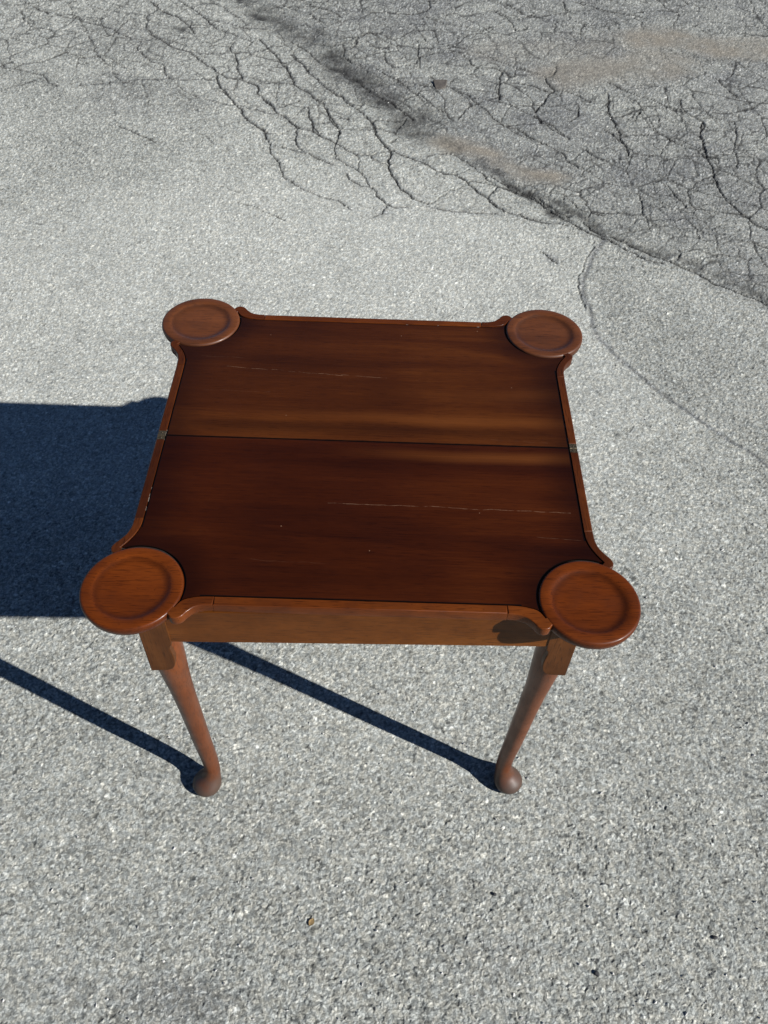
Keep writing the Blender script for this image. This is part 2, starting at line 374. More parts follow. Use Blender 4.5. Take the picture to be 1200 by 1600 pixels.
def mat_wood(name, axis, dark, midc, light, rough=0.30, coat=0.10, panel=False, seed=0.0, ring=False, dusty=False, spec=0.15):
    k = NB(name)
    pos = k.n('ShaderNodeTexCoord').outputs['Object']
    info = k.n('ShaderNodeObjectInfo')
    off = k.n('ShaderNodeVectorMath', operation='ADD')
    k.put(off.inputs[0], pos)
    cmb = k.n('ShaderNodeCombineXYZ'); k.put(cmb.inputs[0], seed)
    k.put(cmb.inputs[1], k.math('MULTIPLY', info.outputs['Random'], 0.0 if panel else 7.0)); k.put(cmb.inputs[2], seed * 0.7)
    k.put(off.inputs[1], cmb.outputs[0]); v = off.outputs[0]
    def sc(a, b):
        s = [b, b, b]; s['xyz'.index(axis)] = a
        return k.scaled(v, tuple(s))
    warp = k.noise(k.scaled(v, (1, 1, 1)), 3.0, 2)
    bands = k.noise(sc(0.9, 9.0), 1.0, 5, 0.60, 0.9)
    figure = k.noise(sc(5.0, 26.0), 1.0, 3, 0.55, 1.5)
    grain = k.noise(sc(6.0, 480.0), 1.0, 4, 0.8)
    pores = k.noise(sc(38.0, 900.0), 1.0, 1, 0.5)
    f = k.math('ADD', k.math('MULTIPLY', bands, 0.56), k.math('MULTIPLY', figure, 0.10))
    f = k.math('ADD', f, k.math('MULTIPLY', warp, 0.34))
    f = k.rng(f, 0.30 if panel else 0.36, 0.70 if panel else 0.64, 0.0, 1.0, False)
    f = k.math('ADD', f, k.math('MULTIPLY', k.math('SUBTRACT', k.noise(sc(2.2, 120.0), 1.0, 3, 0.65, 0.3), 0.5), 0.22))
    f = k.math('ADD', f, k.math('MULTIPLY', k.math('SUBTRACT', grain, 0.5), 0.58), clamp=True)
    col = k.ramp(f, [(0.0, dark), (0.5, midc), (1.0, light)])
    pm = k.rng(pores, 0.57, 0.66)
    col = k.mix(k.math('MULTIPLY', pm, 0.34 if panel else 0.55), col, tuple(c * 0.25 for c in dark))
    r = k.math('ADD', k.math('MULTIPLY', k.noise(v, 14.0, 4, 0.6), 0.16), rough - 0.08)
    sep = k.n('ShaderNodeSeparateXYZ'); k.put(sep.inputs[0], pos)
    X, Y, Z = sep.outputs
    if not panel:
        nick = k.rng(k.noise(v, 150.0, 3, 0.7), 0.64, 0.72)
        mott = k.rng(k.noise(v, 22.0, 4, 0.6), 0.38, 0.68)
        col = k.mix(k.math('MULTIPLY', nick, 0.45), col, tuple(c * 0.35 for c in dark))
        col = k.mix(k.math('MULTIPLY', mott, 0.30), col, tuple(c * 0.75 for c in dark))
        r = k.math('ADD', r, k.math('MULTIPLY', mott, 0.10))
    if ring:
        cx = k.math('SUBTRACT', k.math('ABSOLUTE', X), 0.3361); cyy = k.math('SUBTRACT', k.math('ABSOLUTE', Y), 0.3190)
        dd = k.math('SQRT', k.math('ADD', k.math('MULTIPLY', cx, cx), k.math('MULTIPLY', cyy, cyy)))
        dd = k.math('ADD', dd, k.math('MULTIPLY', k.math('SUBTRACT', k.noise(v, 30.0, 3), 0.5), 0.010))
        rg = k.math('MULTIPLY', k.rng(dd, 0.042, 0.0530), k.rng(dd, 0.0535, 0.0585, 1.0, 0.0))
        rg = k.math('MAXIMUM', k.math('MULTIPLY', rg, 0.52), k.math('MULTIPLY', k.rng(dd, 0.071, 0.077), 0.40))
        col = k.mix(rg, col, tuple(c * 0.40 for c in dark))
    if dusty:
        du = k.math('ADD', k.rng(Z, 0.012, 0.075, 1.0, 0.0), k.math('SUBTRACT', k.noise(v, 45.0, 4, 0.65), 0.5), clamp=True)
        col = k.mix(k.math('MULTIPLY', du, 0.85), col, (0.046, 0.035, 0.028))
        r = k.math('ADD', r, k.math('MULTIPLY', du, 0.08))
    if panel:
        for (yc, wd, sl, xa, xb, am) in ((0.062, 0.020, -0.020, -0.30, 0.20, 0.60), (-0.030, 0.022, 0.010, -0.10, 0.28, 0.75), (0.125, 0.030, 0.015, -0.05, 0.3, 0.30)):
            yy = k.math('ABSOLUTE', k.math('SUBTRACT', k.math('ADD', Y, k.math('MULTIPLY', k.math('SUBTRACT', k.noise(k.scaled(pos, (2.2, 3, 1)), 1.0, 2), 0.5), 0.05)), k.math('ADD', k.math('MULTIPLY', X, sl), yc)))
            bm_ = k.math('MULTIPLY', k.rng(yy, 0.0, wd, 1.0, 0.0), k.rng(X, xa, xb))
            bm_ = k.math('MULTIPLY', bm_, k.math('ADD', k.math('MULTIPLY', grain, 0.9), 0.35))
            col = k.mix(k.math('MULTIPLY', bm_, am), col, (0.105, 0.032, 0.0065))
        # polish worn lighter towards the far right, stained darker by the border and the corners
        blot = k.noise(pos, 5.5, 3, 0.55)
        ed = k.math('MAXIMUM', k.rng(k.math('ADD', k.math('ABSOLUTE', X), k.math('MULTIPLY', blot, 0.07)), 0.30, 0.39),
                    k.rng(k.math('ADD', k.math('ABSOLUTE', Y), k.math('MULTIPLY', blot, 0.06)), 0.36, 0.42))
        cx = k.math('SUBTRACT', k.math('ABSOLUTE', X), 0.336); cyy = k.math('SUBTRACT', k.math('ABSOLUTE', Y), 0.319)
        dd = k.math('SQRT', k.math('ADD', k.math('MULTIPLY', cx, cx), k.math('MULTIPLY', cyy, cyy)))
        ed = k.math('MAXIMUM', ed, k.rng(k.math('SUBTRACT', dd, k.math('MULTIPLY', blot, 0.05)), 0.115, 0.045))
        # dark figured band either side of the fold
        fold = k.rng(k.math('ADD', k.math('ABSOLUTE', k.math('SUBTRACT', Y, 0.032)), k.math('MULTIPLY', k.noise(k.scaled(pos, (1.6, 14, 1)), 1.0, 3), 0.05)), 0.024, 0.054, 1.0, 0.0)
        ed = k.math('MAXIMUM', k.math('MULTIPLY', ed, 0.66), k.math('MULTIPLY', fold, 0.45))
        col = k.mix(ed, col, tuple(c * 0.42 for c in dark))
        # fold grime, plus gap shade painted dark at the fold, turrets and border
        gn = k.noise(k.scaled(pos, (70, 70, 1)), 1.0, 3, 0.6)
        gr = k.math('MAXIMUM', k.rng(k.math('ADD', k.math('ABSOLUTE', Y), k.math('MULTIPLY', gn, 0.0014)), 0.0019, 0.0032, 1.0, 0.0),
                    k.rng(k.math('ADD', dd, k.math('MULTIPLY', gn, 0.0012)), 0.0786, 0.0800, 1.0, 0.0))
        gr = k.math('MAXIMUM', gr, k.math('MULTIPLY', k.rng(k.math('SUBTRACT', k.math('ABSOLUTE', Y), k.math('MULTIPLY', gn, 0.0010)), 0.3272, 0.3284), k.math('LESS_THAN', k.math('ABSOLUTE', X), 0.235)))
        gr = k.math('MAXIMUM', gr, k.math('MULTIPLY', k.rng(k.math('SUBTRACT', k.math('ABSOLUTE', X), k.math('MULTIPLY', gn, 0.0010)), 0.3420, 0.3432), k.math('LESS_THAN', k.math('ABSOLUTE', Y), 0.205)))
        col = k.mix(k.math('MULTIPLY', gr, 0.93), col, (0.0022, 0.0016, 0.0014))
        # scratches: thin pale lines with breaks
        wig = k.math('MULTIPLY', k.math('SUBTRACT', k.noise(k.scaled(pos, (14, 0.1, 0.1)), 1.0, 3, 0.6), 0.5), 0.012)
        brk = k.noise(k.scaled(pos, (60, 8, 1)), 1.0, 3, 0.7)
        tot = None
        for (xa, ya, xb, yb, wd, st) in SCRATCH:
            sl = (yb - ya) / (xb - xa)
            ln = k.math('ADD', k.math('MULTIPLY', k.math('SUBTRACT', X, xa), sl), ya)
            dl = k.math('ABSOLUTE', k.math('SUBTRACT', k.math('SUBTRACT', Y, ln), wig))
            mk = k.math('MULTIPLY', k.rng(dl, wd, wd * 2.0, 1.0, 0.0),
                        k.math('MULTIPLY', k.math('GREATER_THAN', X, xa), k.math('LESS_THAN', X, xb)))
            mk = k.math('MULTIPLY', mk, k.math('MULTIPLY', k.rng(brk, 0.34, 0.66), st * 0.75))
            tot = mk if tot is None else k.math('MAXIMUM', tot, mk)
        spk = k.n('ShaderNodeTexVoronoi', feature='F1'); k.put(spk.inputs['Vector'], k.scaled(pos, (22, 22, 1))); spk.inputs['Scale'].default_value = 1.0
        sm = k.math('MULTIPLY', k.math('LESS_THAN', spk.outputs['Distance'], 0.022), 0.5)
        tot = k.math('MAXIMUM', tot, sm)
        col = k.mix(tot, col, (0.24, 0.145, 0.09))
        r = k.math('ADD', r, k.math('MULTIPLY', tot, 0.3))
    k.put(k.b.inputs['Base Color'], col)
    k.put(k.b.inputs['Roughness'], r)
    k.b.inputs['Specular IOR Level'].default_value = spec
    k.b.inputs['Coat Weight'].default_value = coat
    k.b.inputs['Coat Roughness'].default_value = 0.18
    k.put(k.b.inputs['Normal'], k.bump(k.math('ADD', grain, k.math('MULTIPLY', pm, -0.6)), 0.10, 0.0006))
    return k.m

def mat_plain(name, a, b, scale=60.0, rough=0.6, metal=0.0, bump=0.3, dist=0.001):
    k = NB(name)
    pos = k.n('ShaderNodeTexCoord').outputs['Object']
    n = k.noise(pos, scale, 4, 0.6)
    k.put(k.b.inputs['Base Color'], k.ramp(k.rng(n, 0.3, 0.7, 0, 1, False), [(0.0, a), (1.0, b)]))
    k.put(k.b.inputs['Roughness'], k.math('ADD', k.math('MULTIPLY', n, 0.25), rough - 0.12))
    k.b.inputs['Metallic'].default_value = metal
    k.put(k.b.inputs['Normal'], k.bump(n, bump, dist))
    return k.m

# scratches on the top: x, y start -> x, y end, half width, strength (metres, table coordinates)
SCRATCH = [(-0.268, 0.186, -0.052, 0.171, 0.0003, 0.55), (-0.055, 0.173, 0.03, 0.168, 0.0004, 0.35),
           (-0.060, -0.142, 0.33, -0.148, 0.0003, 0.55), (-0.17, -0.262, -0.05, -0.264, 0.0003, 0.10),
           (0.20, 0.015, 0.31, 0.010, 0.0003, 0.12), (-0.30, 0.12, -0.18, 0.118, 0.0003, 0.12),
           (-0.32, 0.215, -0.24, 0.212, 0.0003, 0.14), (0.27, -0.200, 0.34, -0.204, 0.0003, 0.20)]

MG = mat_ground()
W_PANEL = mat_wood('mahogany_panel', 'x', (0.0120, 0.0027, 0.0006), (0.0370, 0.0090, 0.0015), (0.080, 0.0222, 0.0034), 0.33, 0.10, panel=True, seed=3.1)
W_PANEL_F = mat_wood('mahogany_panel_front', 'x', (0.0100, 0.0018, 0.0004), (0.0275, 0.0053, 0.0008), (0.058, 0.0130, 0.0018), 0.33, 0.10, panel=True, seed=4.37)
W_RIM_X = mat_wood('mahogany_border_long', 'x', (0.036, 0.0080, 0.0013), (0.074, 0.0170, 0.0024), (0.115, 0.0290, 0.0044), 0.34, 0.10, seed=1.0)
W_RIM_Y = mat_wood('mahogany_border_side', 'y', (0.024, 0.0056, 0.0012), (0.048, 0.0115, 0.0022), (0.080, 0.0205, 0.0038), 0.34, 0.10, seed=2.0)
W_TUR = mat_wood('mahogany_turret', 'x', (0.050, 0.0100, 0.0012), (0.088, 0.0182, 0.0021), (0.130, 0.0295, 0.0037), 0.36, 0.08, seed=5.0, ring=True)
W_TUR_B = mat_wood('mahogany_turret_back_sheen', 'x', (0.052, 0.0150, 0.0038), (0.090, 0.0270, 0.0070), (0.128, 0.0400, 0.0110), 0.46, 0.10, seed=6.3, ring=True, spec=0.3)  # back pair: sky sheen painted into a paler, duller base colour
W_APR = mat_wood('mahogany_apron', 'x', (0.056, 0.0158, 0.0020), (0.098, 0.0288, 0.0036), (0.150, 0.0490, 0.0072), 0.42, 0.04, seed=8.0)
W_LEG = mat_wood('mahogany_leg', 'z', (0.056, 0.0140, 0.0028), (0.090, 0.0230, 0.0046), (0.124, 0.0335, 0.0074), 0.38, 0.12, spec=0.25, seed=9.0, dusty=True)
W_EAR = mat_wood('mahogany_block', 'z', (0.038, 0.0118, 0.0022), (0.064, 0.0205, 0.0038), (0.094, 0.0320, 0.0066), 0.42, 0.04, seed=11.0)
M_CORE = mat_plain('dark_stained_core', (0.0025, 0.0018, 0.0015), (0.006, 0.004, 0.003), 90, 0.85)
M_BRASS = mat_plain('tarnished_brass', (0.020, 0.015, 0.010), (0.17, 0.135, 0.085), 420, 0.45, 0.75, 0.6, 0.001)
M_GLUE = mat_plain('dried_glue', (0.05, 0.042, 0.036), (0.30, 0.27, 0.23), 300, 0.8)
M_CHIP = mat_plain('grey_brown_shard', (0.040, 0.035, 0.030), (0.085, 0.075, 0.064), 60, 0.85, 0, 0.5, 0.002)
M_BLACK = mat_plain('black_pebble', (0.010, 0.010, 0.011), (0.030, 0.030, 0.032), 200, 0.7)
M_LEAF = mat_plain('dry_leaf_bit', (0.11, 0.070, 0.025), (0.24, 0.165, 0.070), 200, 0.8)
M_GRIT = mat_plain('pale_grit', (0.12, 0.12, 0.118), (0.62, 0.61, 0.57), 45, 0.85)

# ------------------------------------------------------------------ ground: one sheet with real aggregate, cracks and hollows
def dist_polyline(px, py, out, pts, w, reach):
    for (xa, ya), (xb, yb) in zip(pts[:-1], pts[1:]):
        sel = np.nonzero((px > min(xa, xb) - reach) & (px < max(xa, xb) + reach) & (py > min(ya, yb) - reach) & (py < max(ya, yb) + reach))[0]
        if len(sel) == 0: continue
        x = px[sel]; y = py[sel]
        dx, dy = xb - xa, yb - ya; L = dx * dx + dy * dy + 1e-12
        t = np.clip(((x - xa) * dx + (y - ya) * dy) / L, 0, 1)
        d = np.hypot(x - xa - t * dx, y - ya - t * dy) / w
        out[sel] = np.minimum(out[sel], d)

def build_ground():
    NR, NC = 1290, 1060
    f, h = 1330.55, 1.7355
    v = np.linspace(1700, -40, NR)
    a = PITCH + np.arctan((v - 800) / f)                 # angle below the horizon of each row
    yrow = -1.04344 + h / np.tan(a)
    wrow = 0.451 * np.hypot(h, yrow + 1.04344) * np.cos(a - PITCH) * 1.12 + 0.06
    u = np.linspace(-1, 1, NC)
    X = (0.02 + wrow[:, None] * u[None, :]).ravel(); Y = np.repeat(yrow, NC)
    n = X.size
    # wandering of the cracks
    wx = X + (fbm(X * 22, Y * 22, 11, 3) - 0.5) * 0.020 + (fbm(X * 80, Y * 80, 15, 2) - 0.5) * 0.010
    wy = Y + (fbm(X * 22, Y * 22, 21, 3) - 0.5) * 0.020 + (fbm(X * 80, Y * 80, 25, 2) - 0.5) * 0.010
    dcr = np.full(n, 9.0, np.float32)
    dha = np.full(n, 9.0, np.float32); dfi = dha.copy(); dvf = dha.copy()
    for wm, pts in CRACKS:
        w = max(wm * 0.001 * 0.43, 0.0026)
        big_ = wm > 6.6; tiny = wm < 4.6
        dist_polyline(wx, wy, dcr if big_ else (dvf if tiny else dfi), pts, w, 0.05)
        if not tiny: dist_polyline(wx, wy, dha, pts, 0.012 + 2.5 * w, 0.15)
    var = fbm(X * 9, Y * 9, 31, 3)
    lin = lambda d: 1 - sstep(0.40, 1.30, d * (0.55 + 0.8 * var + 0.35 * (fine_v - 0.5)))
    fine_v = fbm(X * 45, Y * 45, 35, 2)
    crk = np.maximum(lin(dcr), np.maximum(0.95 * lin(dfi), 0.70 * lin(dvf)) * (0.80 + 0.35 * fine_v))
    halo = (1 - sstep(0.0, 1.3, dha)) * sstep(0.15, 0.6, var)
    # old, alligator-cracked surface beyond the edge crack
    bx = np.array([-1.6, -0.75, -0.44, -0.13, 0.11, 0.28, 0.52, 0.75, 0.88, 1.13, 1.36, 3.2])
    by = np.array([5.9, 4.15, 3.56, 3.0, 2.75, 2.53, 2.19, 1.97, 1.84, 1.65, 1.46, 0.2])
    yb = np.interp(X, bx, by)
    side = (Y - yb) * 0.66 + (fbm(X * 3, Y * 3, 41, 3) - 0.5) * 0.10
    old = sstep(-0.05, 0.10, side)
    blot = fbm(X * 1.7, Y * 1.7, 51, 4)
    blot2 = fbm(X * 6, Y * 6, 57, 3)
    oldm = old * (0.47 + 0.9 * (blot - 0.5) + 0.9 * (blot2 - 0.5) + 0.5 * (fbm(X * 16, Y * 16, 59, 3) - 0.5))
    # second, slightly darker patch to the right of the table
    qx = np.array([0.30, 0.68, 0.85, 1.02, 1.14, 1.24, 1.84, 2.5])
    qy = np.array([-2.0, 0.50, 0.68, 0.85, 0.97, 1.14, 1.14, 1.14])
    xb2 = np.interp(Y, np.array([-1.5, 0.3, 0.68, 0.85, 1.02, 1.24, 1.48, 1.60, 1.84]), np.array([3.0, 1.55, 1.14, 0.97, 0.85, 0.73, 0.71, 0.72, 0.83]))
    s2 = X - xb2 + (fbm(X * 5, Y * 5, 61, 3) - 0.5) * 0.07
    p2 = sstep(-0.03, 0.07, s2) * (1 - old)
    p2line = np.exp(-(s2 / 0.010) ** 2) * (1 - old) * (Y > 0.3)
    # oily, dirt-filled hollow along the edge crack
    st = np.full(n, 9.0, np.float32)
    dist_polyline(X + (fbm(X * 6, Y * 6, 71, 3) - 0.5) * 0.16, Y + (fbm(X * 6, Y * 6, 75, 3) - 0.5) * 0.16, st,
                  [(-0.86, 4.35), (-0.73, 4.08), (-0.56, 3.81), (-0.41, 3.65), (-0.3, 3.46), (-0.2, 3.27), (-0.07, 3.07), (0.05, 2.88), (0.17, 2.7)], 0.18, 0.5)
    stain = (1 - sstep(0.0, 1.0, st)) * np.clip(0.50 + 2.0 * (fbm(X * 11, Y * 11, 78, 4, 0.7) - 0.36), 0.05, 1.3)
    st2 = np.full(n, 9.0, np.float32)
    dist_polyline(X + (fbm(X * 9, Y * 9, 81, 3) - 0.5) * 0.10, Y + (fbm(X * 9, Y * 9, 85, 3) - 0.5) * 0.10, st2,
                  [(0.11, 2.75), (0.28, 2.56), (0.52, 2.24), (0.72, 2.02), (0.88, 1.88), (1.13, 1.70), (1.36, 1.50)], 0.055, 0.3)
    stain = np.maximum(stain, (1 - sstep(0.0, 1.0, st2)) * np.clip(0.45 + 2.2 * (fbm(X * 17, Y * 17, 88, 4, 0.7) - 0.42), 0, 1.2))
    # grey soiling on the left, near the top of the crack field
    soil = np.zeros(n, np.float32); soiln = fbm(X * 7, Y * 7, 77, 4, 0.65)
    for (sx, sy, ra, rb, am) in ((-1.15, 2.95, 0.40, 0.36, 0.50), (-1.75, 3.45, 0.5, 0.5, 0.25), (-1.3, 3.6, 0.6, 0.40, 0.40), (-0.35, 3.3, 0.5, 0.6, 0.30),
                                 (0.02, 1.98, 0.10, 0.07, 0.8), (0.64, 1.70, 0.035, 0.05, 0.9), (0.30, -0.62, 0.10, 0.08, 0.35), (-0.3, -0.72, 0.14, 0.05, 0.75), (-0.52, -0.7, 0.08, 0.06, 0.4),
                                 (0.06, -0.52, 0.3, 0.16, 0.18), (1.5, 2.2, 0.7, 0.5, 0.25)):
        r = np.hypot((X - sx) / ra, (Y - sy) / rb)
        soil = np.maximum(soil, am * (1 - sstep(0.0, 1.15, r + (soiln - 0.5) * 2.2)))
    # washed-in sand
    sand = np.zeros(n, np.float32)
    for pts, wd, am in (([(0.30, 2.54), (0.45, 2.49), (0.60, 2.36), (0.72, 2.30)], 0.13, 1.0),
                        ([(0.85, 3.32), (1.05, 3.40), (1.25, 3.40), (1.40, 3.55)], 0.24, 0.75),
                        ([(1.35, 3.80), (1.55, 3.86), (1.75, 3.74), (2.05, 3.72), (2.6, 3.6)], 0.20, 1.0),
                        ([(0.55, 3.55), (0.85, 3.62), (1.1, 3.75)], 0.22, 0.35)):
        s = np.full(n, 9.0, np.float32)
        dist_polyline(X + (fbm(X * 5, Y * 5, 91, 4) - 0.5) * 0.20, Y + (fbm(X * 5, Y * 5, 95, 4) - 0.5) * 0.16, s, pts, wd, 0.6)
        sand = np.maximum(sand, am * (1 - sstep(0.10, 1.05, s)) * np.clip(0.70 + 1.5 * (fbm(X * 9, Y * 9, 97, 4) - 0.42), 0.25, 0.95))
    # secondary hairline crazing in the cracked zones
    zone = np.clip(np.maximum(old, sstep(0.35, -0.15, np.abs(side + 0.25)) * 0.8 * (Y > 2.0)), 0, 1)
    zone = np.maximum(zone, sstep(2.45, 3.1, Y + 0.22 * (X + 0.5)) * 0.95 * (X < 0))
    zx, zy = wx + (fbm(X * 4, Y * 4, 101, 2) - .5) * .12, wy + (fbm(X * 4, Y * 4, 105, 2) - .5) * .12
    f1, f2, _ = worley(zx / 0.17, zy / 0.21, 111)
    ed = (f2 - f1)
    haz = (1 - sstep(0.010, 0.050, ed)) * zone * sstep(0.22, 0.50, fbm(X * 3.3, Y * 3.3, 121, 2)) * 0.95
    f1, f2, _ = worley(zx / 0.075 + 3.3, zy / 0.085, 131)
    haz2 = (1 - sstep(0.02, 0.10, f2 - f1)) * np.maximum(old, 0.8 * zone) * sstep(0.30, 0.55, fbm(X * 4.1, Y * 4.1, 141, 2)) * 0.75
    haz = np.maximum(haz, haz2) * (1 - sand)
    # aggregate
    e = 0.75 + 0.5 * fbm(X * 2.3, Y * 2.3, 151, 2)
    ax, ay = X + (vnoise(X * 160, Y * 160, 161) - .5) * .006, Y + (vnoise(X * 160, Y * 160, 163) - .5) * .006
    a1, b1, i1, vx1, vy1 = worley(ax / 0.0088, ay / 0.0074, 171, True)
    a2, b2, i2, vx2, vy2 = worley(ax / 0.0046, ay / 0.0041, 181, True)
    a3, b3, i3 = worley(ax / 0.019, ay / 0.015, 191)
    fr = lambda v, k: (v * k) % 1.0
    e1 = sstep(0.02, 0.30, b1 - a1); e2 = sstep(0.02, 0.32, b2 - a2)
    big = (i1 > 0.55)
    s1 = e1 * big * np.clip(1 - (a1 / 0.62) ** 2, 0, 1) ** 0.6
    p1 = s1 * (0.5 + 0.9 * fr(i1, 7.31) + 1.1 * ((fr(i1, 31.7) - .5) * vx1 + (fr(i1, 57.1) - .5) * vy1))
    p2s = e2 * (0.25 + 0.9 * fr(i2, 5.77) + 1.5 * ((fr(i2, 41.3) - .5) * vx2 + (fr(i2, 67.9) - .5) * vy2))
    s3 = np.sqrt(np.clip(1 - (a3 / 0.33) ** 2, 0, 1)) * (i3 > 0.87)
    pit = sstep(0.75, 0.82, fbm(X * 95, Y * 95, 201, 2)) * 0.9
    rough = (0.75 + 0.55 * sstep(0.35, 0.65, fbm(X * 1.6 + 4, Y * 1.6, 211, 3)))
    rough = rough * (1 + 0.45 * old) * (1 - 0.80 * sand)
    z = (0.00098 * p1 + 0.00080 * p2s + 0.0009 * s3 - 0.0012 * pit) * rough - 0.0006
    z -= 0.0050 * np.clip(crk, 0, 1) + 0.0030 * haz
    z -= 0.006 * stain + 0.0012 * p2line
    z += 0.004 * (fbm(X * 1.1, Y * 1.1, 221, 2) - 0.5) * sstep(0.6, 1.4, Y) + 0.004 * old * (fbm(X * 7, Y * 7, 225, 3) - .5)
    z -= 0.0022
    pale0 = np.clip(sstep(0.55, 0.15, np.hypot((X + 0.35) / 1.5, (Y - 1.3) / 1.1) - 0.5) * (1 - old) * (1 - p2), 0, 1)
    # tone of the stones and of the mortar between them
    tone = 0.44 + 0.36 * np.minimum(s1 * 2, 1) * (fr(i1, 13.7) - 0.36) + 0.56 * (fr(i2, 9.3) - 0.5) * (0.3 + 0.7 * e2) + 0.46 * s3 * (fr(i3, 31.0) - 0.22)
    tone -= 0.24 * pit + 0.20 * (1 - e2) + 0.12 * (1 - e1) * big
    fore = sstep(0.1, -0.65, Y + 0.15 * (blot - 0.5)) * (0.6 + 0.8 * (blot2 - 0.2)) + 0.55 * sstep(0.35, 0.9, X) * sstep(1.6, 0.6, Y)
    tone += 0.07 * pale0 - 0.060 * np.clip(fore, 0, 1.3)
    tone += 0.10 * (blot - 0.5) + 0.10 * (blot2 - 0.5) + 0.10 * (fbm(X * 24, Y * 24, 231, 2) - .5)
    tone = tone * (1 - 0.6 * sand) + 0.6 * sand * (0.5 + 0.5 * (tone - 0.5) + 0.2 * (fbm(X * 14, Y * 3, 241, 3) - 0.5))
    oldf = np.clip(oldm + 0.09 * p2 + 0.85 * p2line + 0.60 * soil + 0.35 * halo * (1 - old), 0, 1)
    crkf = np.clip(np.maximum(np.maximum(crk * 0.95, haz * 0.95), stain * 0.80), 0, 1)
    crkf *= 1 - 0.65 * sand
    crkf = np.clip(crkf + (0.32 * old + 0.12) * halo * np.clip(fbm(X * 26, Y * 26, 233, 3) * 2.6 - 0.75, 0, 1.2), 0, 0.97)
    pale = np.clip(sstep(0.55, 0.15, np.hypot((X + 0.35) / 1.5, (Y - 1.3) / 1.1) - 0.5) * (1 - old) * (1 - p2), 0, 1)
    co = np.stack([X, Y, z], -1).astype(np.float32)
    idx = np.arange(n).reshape(NR, NC)
    q = np.stack([idx[:-1, :-1], idx[:-1, 1:], idx[1:, 1:], idx[1:, :-1]], -1).reshape(-1, 4)
    # the same sheet runs on to the horizon
    loop = np.concatenate([idx[0, :], idx[1:, -1], idx[-1, -2::-1], idx[-2:0:-1, 0]])
    prev = loop; extra = []; faces = [q]; base = n
    cen = np.array([0.0, 2.0])
    for K in (1.6, 4.0, 14.0, 120.0):
        P = cen + (co[loop, :2] - cen) * K
        extra.append(np.concatenate([P, np.full((len(P), 1), -0.002)], 1).astype(np.float32))
        cur = base + np.arange(len(P)); base += len(P)
        faces.append(np.stack([prev, cur, np.roll(cur, -1), np.roll(prev, -1)], -1)); prev = cur
    co = np.concatenate([co] + extra); Q = np.concatenate(faces).astype(np.int32)
    ne = len(co) - n
    me = bpy.data.meshes.new('ground')
    me.vertices.add(len(co)); me.vertices.foreach_set('co', co.ravel())
    me.loops.add(Q.size); me.loops.foreach_set('vertex_index', Q.ravel())
    me.polygons.add(len(Q)); me.polygons.foreach_set('loop_start', np.arange(0, Q.size, 4, dtype=np.int32))
    me.polygons.foreach_set('use_smooth', np.ones(len(Q), dtype=bool))
    me.update(calc_edges=True)
    for nm, arr, fill in (('tone', tone, 0.45), ('crack', crkf, 0.0), ('old', oldf, 0.25), ('sand', sand, 0.0), ('pale', pale, 0.0)):
        at = me.attributes.new(nm, 'FLOAT', 'POINT')
        at.data.foreach_set('value', np.concatenate([arr, np.full(ne, fill)]).astype(np.float32))
    me.materials.append(MG)
    o = bpy.data.objects.new('ground', me); C.objects.link(o)
    tag(o, 'weathered grey asphalt with exposed stones, cracks and sandy hollows', 'asphalt', kind='structure')
    return o

ground = build_ground()

# ------------------------------------------------------------------ the table
HT = 0.71                       # height of the top
TA, TB, TR = 0.3361, 0.3190, 0.0754
EX, EY = 0.360, 0.3460          # straight outer edges
IX, IY = 0.3462, 0.3315         # inner edge of the border
THK = 0.0185
table = bpy.data.objects.new('card_table', None); C.objects.link(table)
table.empty_display_size = 0.1
tag(table, 'mahogany turret-top folding card table standing open on the asphalt', 'table')

def catmull(pts, n=5):
    P = [np.array(p, float) for p in pts]
    P = [2 * P[0] - P[1]] + P + [2 * P[-1] - P[-2]]
    o = []
    for i in range(1, len(P) - 2):
        for k in range(n):
            t = k / n
            o.append(0.5 * (2 * P[i] + (P[i + 1] - P[i - 1]) * t + (2 * P[i - 1] - 5 * P[i] + 4 * P[i + 1] - P[i + 2]) * t * t
                            + (3 * P[i] - P[i - 1] - 3 * P[i + 1] + P[i + 2]) * t ** 3))
    o.append(P[-2]); return o

def offset_poly(P, d):
    """move every vertex of a CCW polygon inwards by d (scalar or per vertex)"""
    P = np.array(P); nxt = np.roll(P, -1, 0); prv = np.roll(P, 1, 0)
    e1 = P - prv; e2 = nxt - P
    e1 = e1 / (np.linalg.norm(e1, axis=1)[:, None] + 1e-12); e2 = e2 / (np.linalg.norm(e2, axis=1)[:, None] + 1e-12)
    n1 = np.stack([-e1[:, 1], e1[:, 0]], 1); n2 = np.stack([-e2[:, 1], e2[:, 0]], 1)
    m = n1 + n2; m = m / (np.linalg.norm(m, axis=1)[:, None] + 1e-9)
    c = np.clip((m * n1).sum(1), 0.45, 1)
    return P + m * (np.asarray(d) / c)[:, None]

def ccw(P):
    P = np.array(P); a = np.sum(P[:, 0] * np.roll(P[:, 1], -1) - np.roll(P[:, 0], -1) * P[:, 1])
    return a > 0

